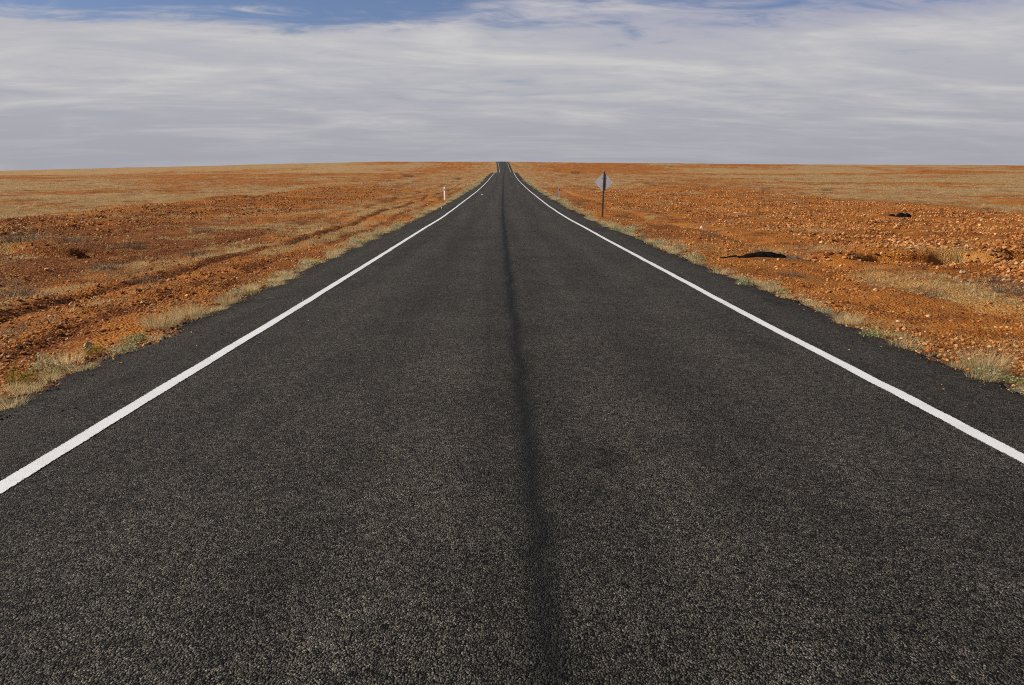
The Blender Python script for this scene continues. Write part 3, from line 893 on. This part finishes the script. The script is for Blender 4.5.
def road_sign():
    x, y = 5.83, 45.0
    e = empty('road_sign', (x, y, gz(x, y))); e.rotation_euler = (0, R(1.2), R(-26))
    tag(e, 'diamond road sign seen from its grey back on a dark post', 'road sign')
    H = 2.47
    bevel_box('post', (.088, .03, H + .5), M_TIMBER, e, (0, 0, (H - .5) / 2), .006)
    import bmesh
    def diamond(name, half, th, mat, yo, parent, rad=.03):
        bm = bmesh.new()
        pts = []
        for k in range(4):
            a = math.pi / 2 * k
            cx_, cz_ = (half - rad * 1.414) * math.cos(a), (half - rad * 1.414) * math.sin(a)
            for q in range(-3, 4):
                b = a + q * math.pi / 12
                pts.append((cx_ + rad * math.cos(b), cz_ + rad * math.sin(b)))
        f = bm.faces.new([bm.verts.new((p[0], 0, p[1])) for p in pts])
        ex = bmesh.ops.extrude_face_region(bm, geom=[f])
        for v in ex['geom']:
            if isinstance(v, bmesh.types.BMVert): v.co.y += th
        bmesh.ops.recalc_face_normals(bm, faces=list(bm.faces))
        me = bpy.data.meshes.new(name); bm.to_mesh(me); bm.free(); me.materials.append(mat)
        o = link(name, me, parent); o.location = (-.02, yo, H - .57); return o
    p = diamond('sign_panel', .545, .004, M_ALU, .027, e)
    f = diamond('sign_face', .54, .002, M_YELLOW, .0325, e)
    for dz in (.22, -.22):
        b = bevel_box('bracket', (.30, .009, .03), M_ALU, e, (-.01, .0205, H - .57 + dz), .002)
        for dx in (-.12, .12):
            c = cyl('bolt', .010, .012, M_STEEL, b, (dx, -.0095, 0), (R(90), 0, 0), 8)
road_sign()

def tyre_strip():
    """a length of shed truck-tyre tread, arched over the ground, with a thin tail; its right end is coloured a paler grey"""
    x0, y0 = 7.15, 20.65
    e = empty('tyre_strip', (x0, y0, gz(x0, y0)), R(4))
    tag(e, 'long black strip of shed tyre tread arched on the red earth right of the road', 'tyre strip')
    def gl(u, v):                                   # ground level at local u, v, relative to the base
        c_, s_ = math.cos(R(4)), math.sin(R(4))
        return gz(x0 + u * c_ - v * s_, y0 + u * s_ + v * c_) - gz(x0, y0)
    def ribbon(name, us, mat, hf, wf, th=.022, ribs=True, skirt=None):
        V = []; F = []; m = 9
        for i, u in enumerate(us):
            zt = gl(u, 0) + hf(u)
            for j in range(m):
                t = j / (m - 1) - .5
                w = wf(u)
                dz = -.35 * abs(t) ** 2 * w
                rib = .010 * (1 if (j % 2) else -1) if ribs else 0
                fr = .02 * math.sin(u * 31 + j * 2.1)
                yy = t * w + fr * abs(t)
                zz = zt + dz + rib
                if skirt and t < 0: zz = zz - skirt(u) * (-2 * t) ** 1.6
                V.append((u, yy, zz))
        top = len(V)
        V += [(a, b, c - th) for a, b, c in V]
        n = len(us)
        for i in range(n - 1):
            for j in range(m - 1):
                a = i * m + j
                F.append((a, a + m, a + m + 1, a + 1)); F.append((top + a, top + a + 1, top + a + m + 1, top + a + m))
        for i in range(n - 1):
            for j in (0, m - 1):
                a = i * m + j; F.append((a, a + m, top + a + m, top + a))
        for i in (0, n - 1):
            for j in range(m - 1):
                a = i * m + j; F.append((a, a + 1, top + a + 1, top + a))
        me = bpy.data.meshes.new(name); me.from_pydata(V, [], F); me.update(); me.materials.append(mat)
        for pl in me.polygons: pl.use_smooth = False
        return link(name, me, e)
    arch = lambda u: .03 + .105 * max(0.0, 1 - ((u - .06) / .98) ** 2) ** 1.1
    ribbon('tread', np.linspace(-.90, .34, 46), M_RUBBER, arch, lambda u: .16 + .16 * max(0, 1 - (u / .9) ** 2), .03, True,
           lambda u: max(0.0, arch(u) - .05) * (1.0 if -.45 < u < .4 else max(0, 1 - (abs(u + .45)) / .35) if u < 0 else 0))
    ribbon('grey_end', np.linspace(.32, 1.08, 26), M_RUBBERG, lambda u: .045 + .10 * max(0.0, 1 - ((u - .06) / 1.0) ** 2) ** 1.0, lambda u: .05 + .18 * max(0, 1.08 - u), .018, False, lambda u: .08 * max(0, 1 - u))
    ribbon('tail_flap', np.linspace(-1.42, -.82, 20), M_RUBBER, lambda u: .035 + .045 * math.exp(-((u + 1.02) / .10) ** 2), lambda u: .05 + .12 * math.exp(-((u + 1.02) / .16) ** 2), .02, False)
tyre_strip()

def tyre_lump():
    x0, y0 = 22.0, 43.8
    v, f = stone_shape(41, 3)
    # a crumpled black piece: two humps and a low flap to the left
    V = []
    rr = np.random.default_rng(5)
    xs = np.linspace(-.62, .50, 30); ph = np.linspace(0, math.pi, 13)
    hgt = np.interp(xs, [-.62, -.5, -.36, -.25, -.2, -.05, .08, .16, .32, .42, .50], [.03, .16, .17, .06, .10, .26, .27, .19, .22, .19, .02])
    dep = np.interp(xs, [-.62, -.4, -.22, 0, .3, .5], [.08, .14, .07, .26, .24, .10])
    for a, h_, d_ in zip(xs, hgt, dep):
        for p in ph:
            k = 1 + rr.normal(0, .05)
            V.append((a + .03 * rr.normal(), -math.cos(p) * d_ * k, math.sin(p) ** .8 * h_ * k - .04))
    V = np.array(V); V[:, 2] += .0
    F = grid_faces(13, 30)
    me = mesh_np('tyre_scrap', V, F, M_RUBBER, False)
    o = link('tyre_scrap', me); o.location = (x0, y0, gz(x0, y0) + .08); o.rotation_euler = (0, 0, R(-26))
    tag(o, 'small crumpled black scrap of rubber lying on the orange clods at right', 'rubber scrap')
tyre_lump()
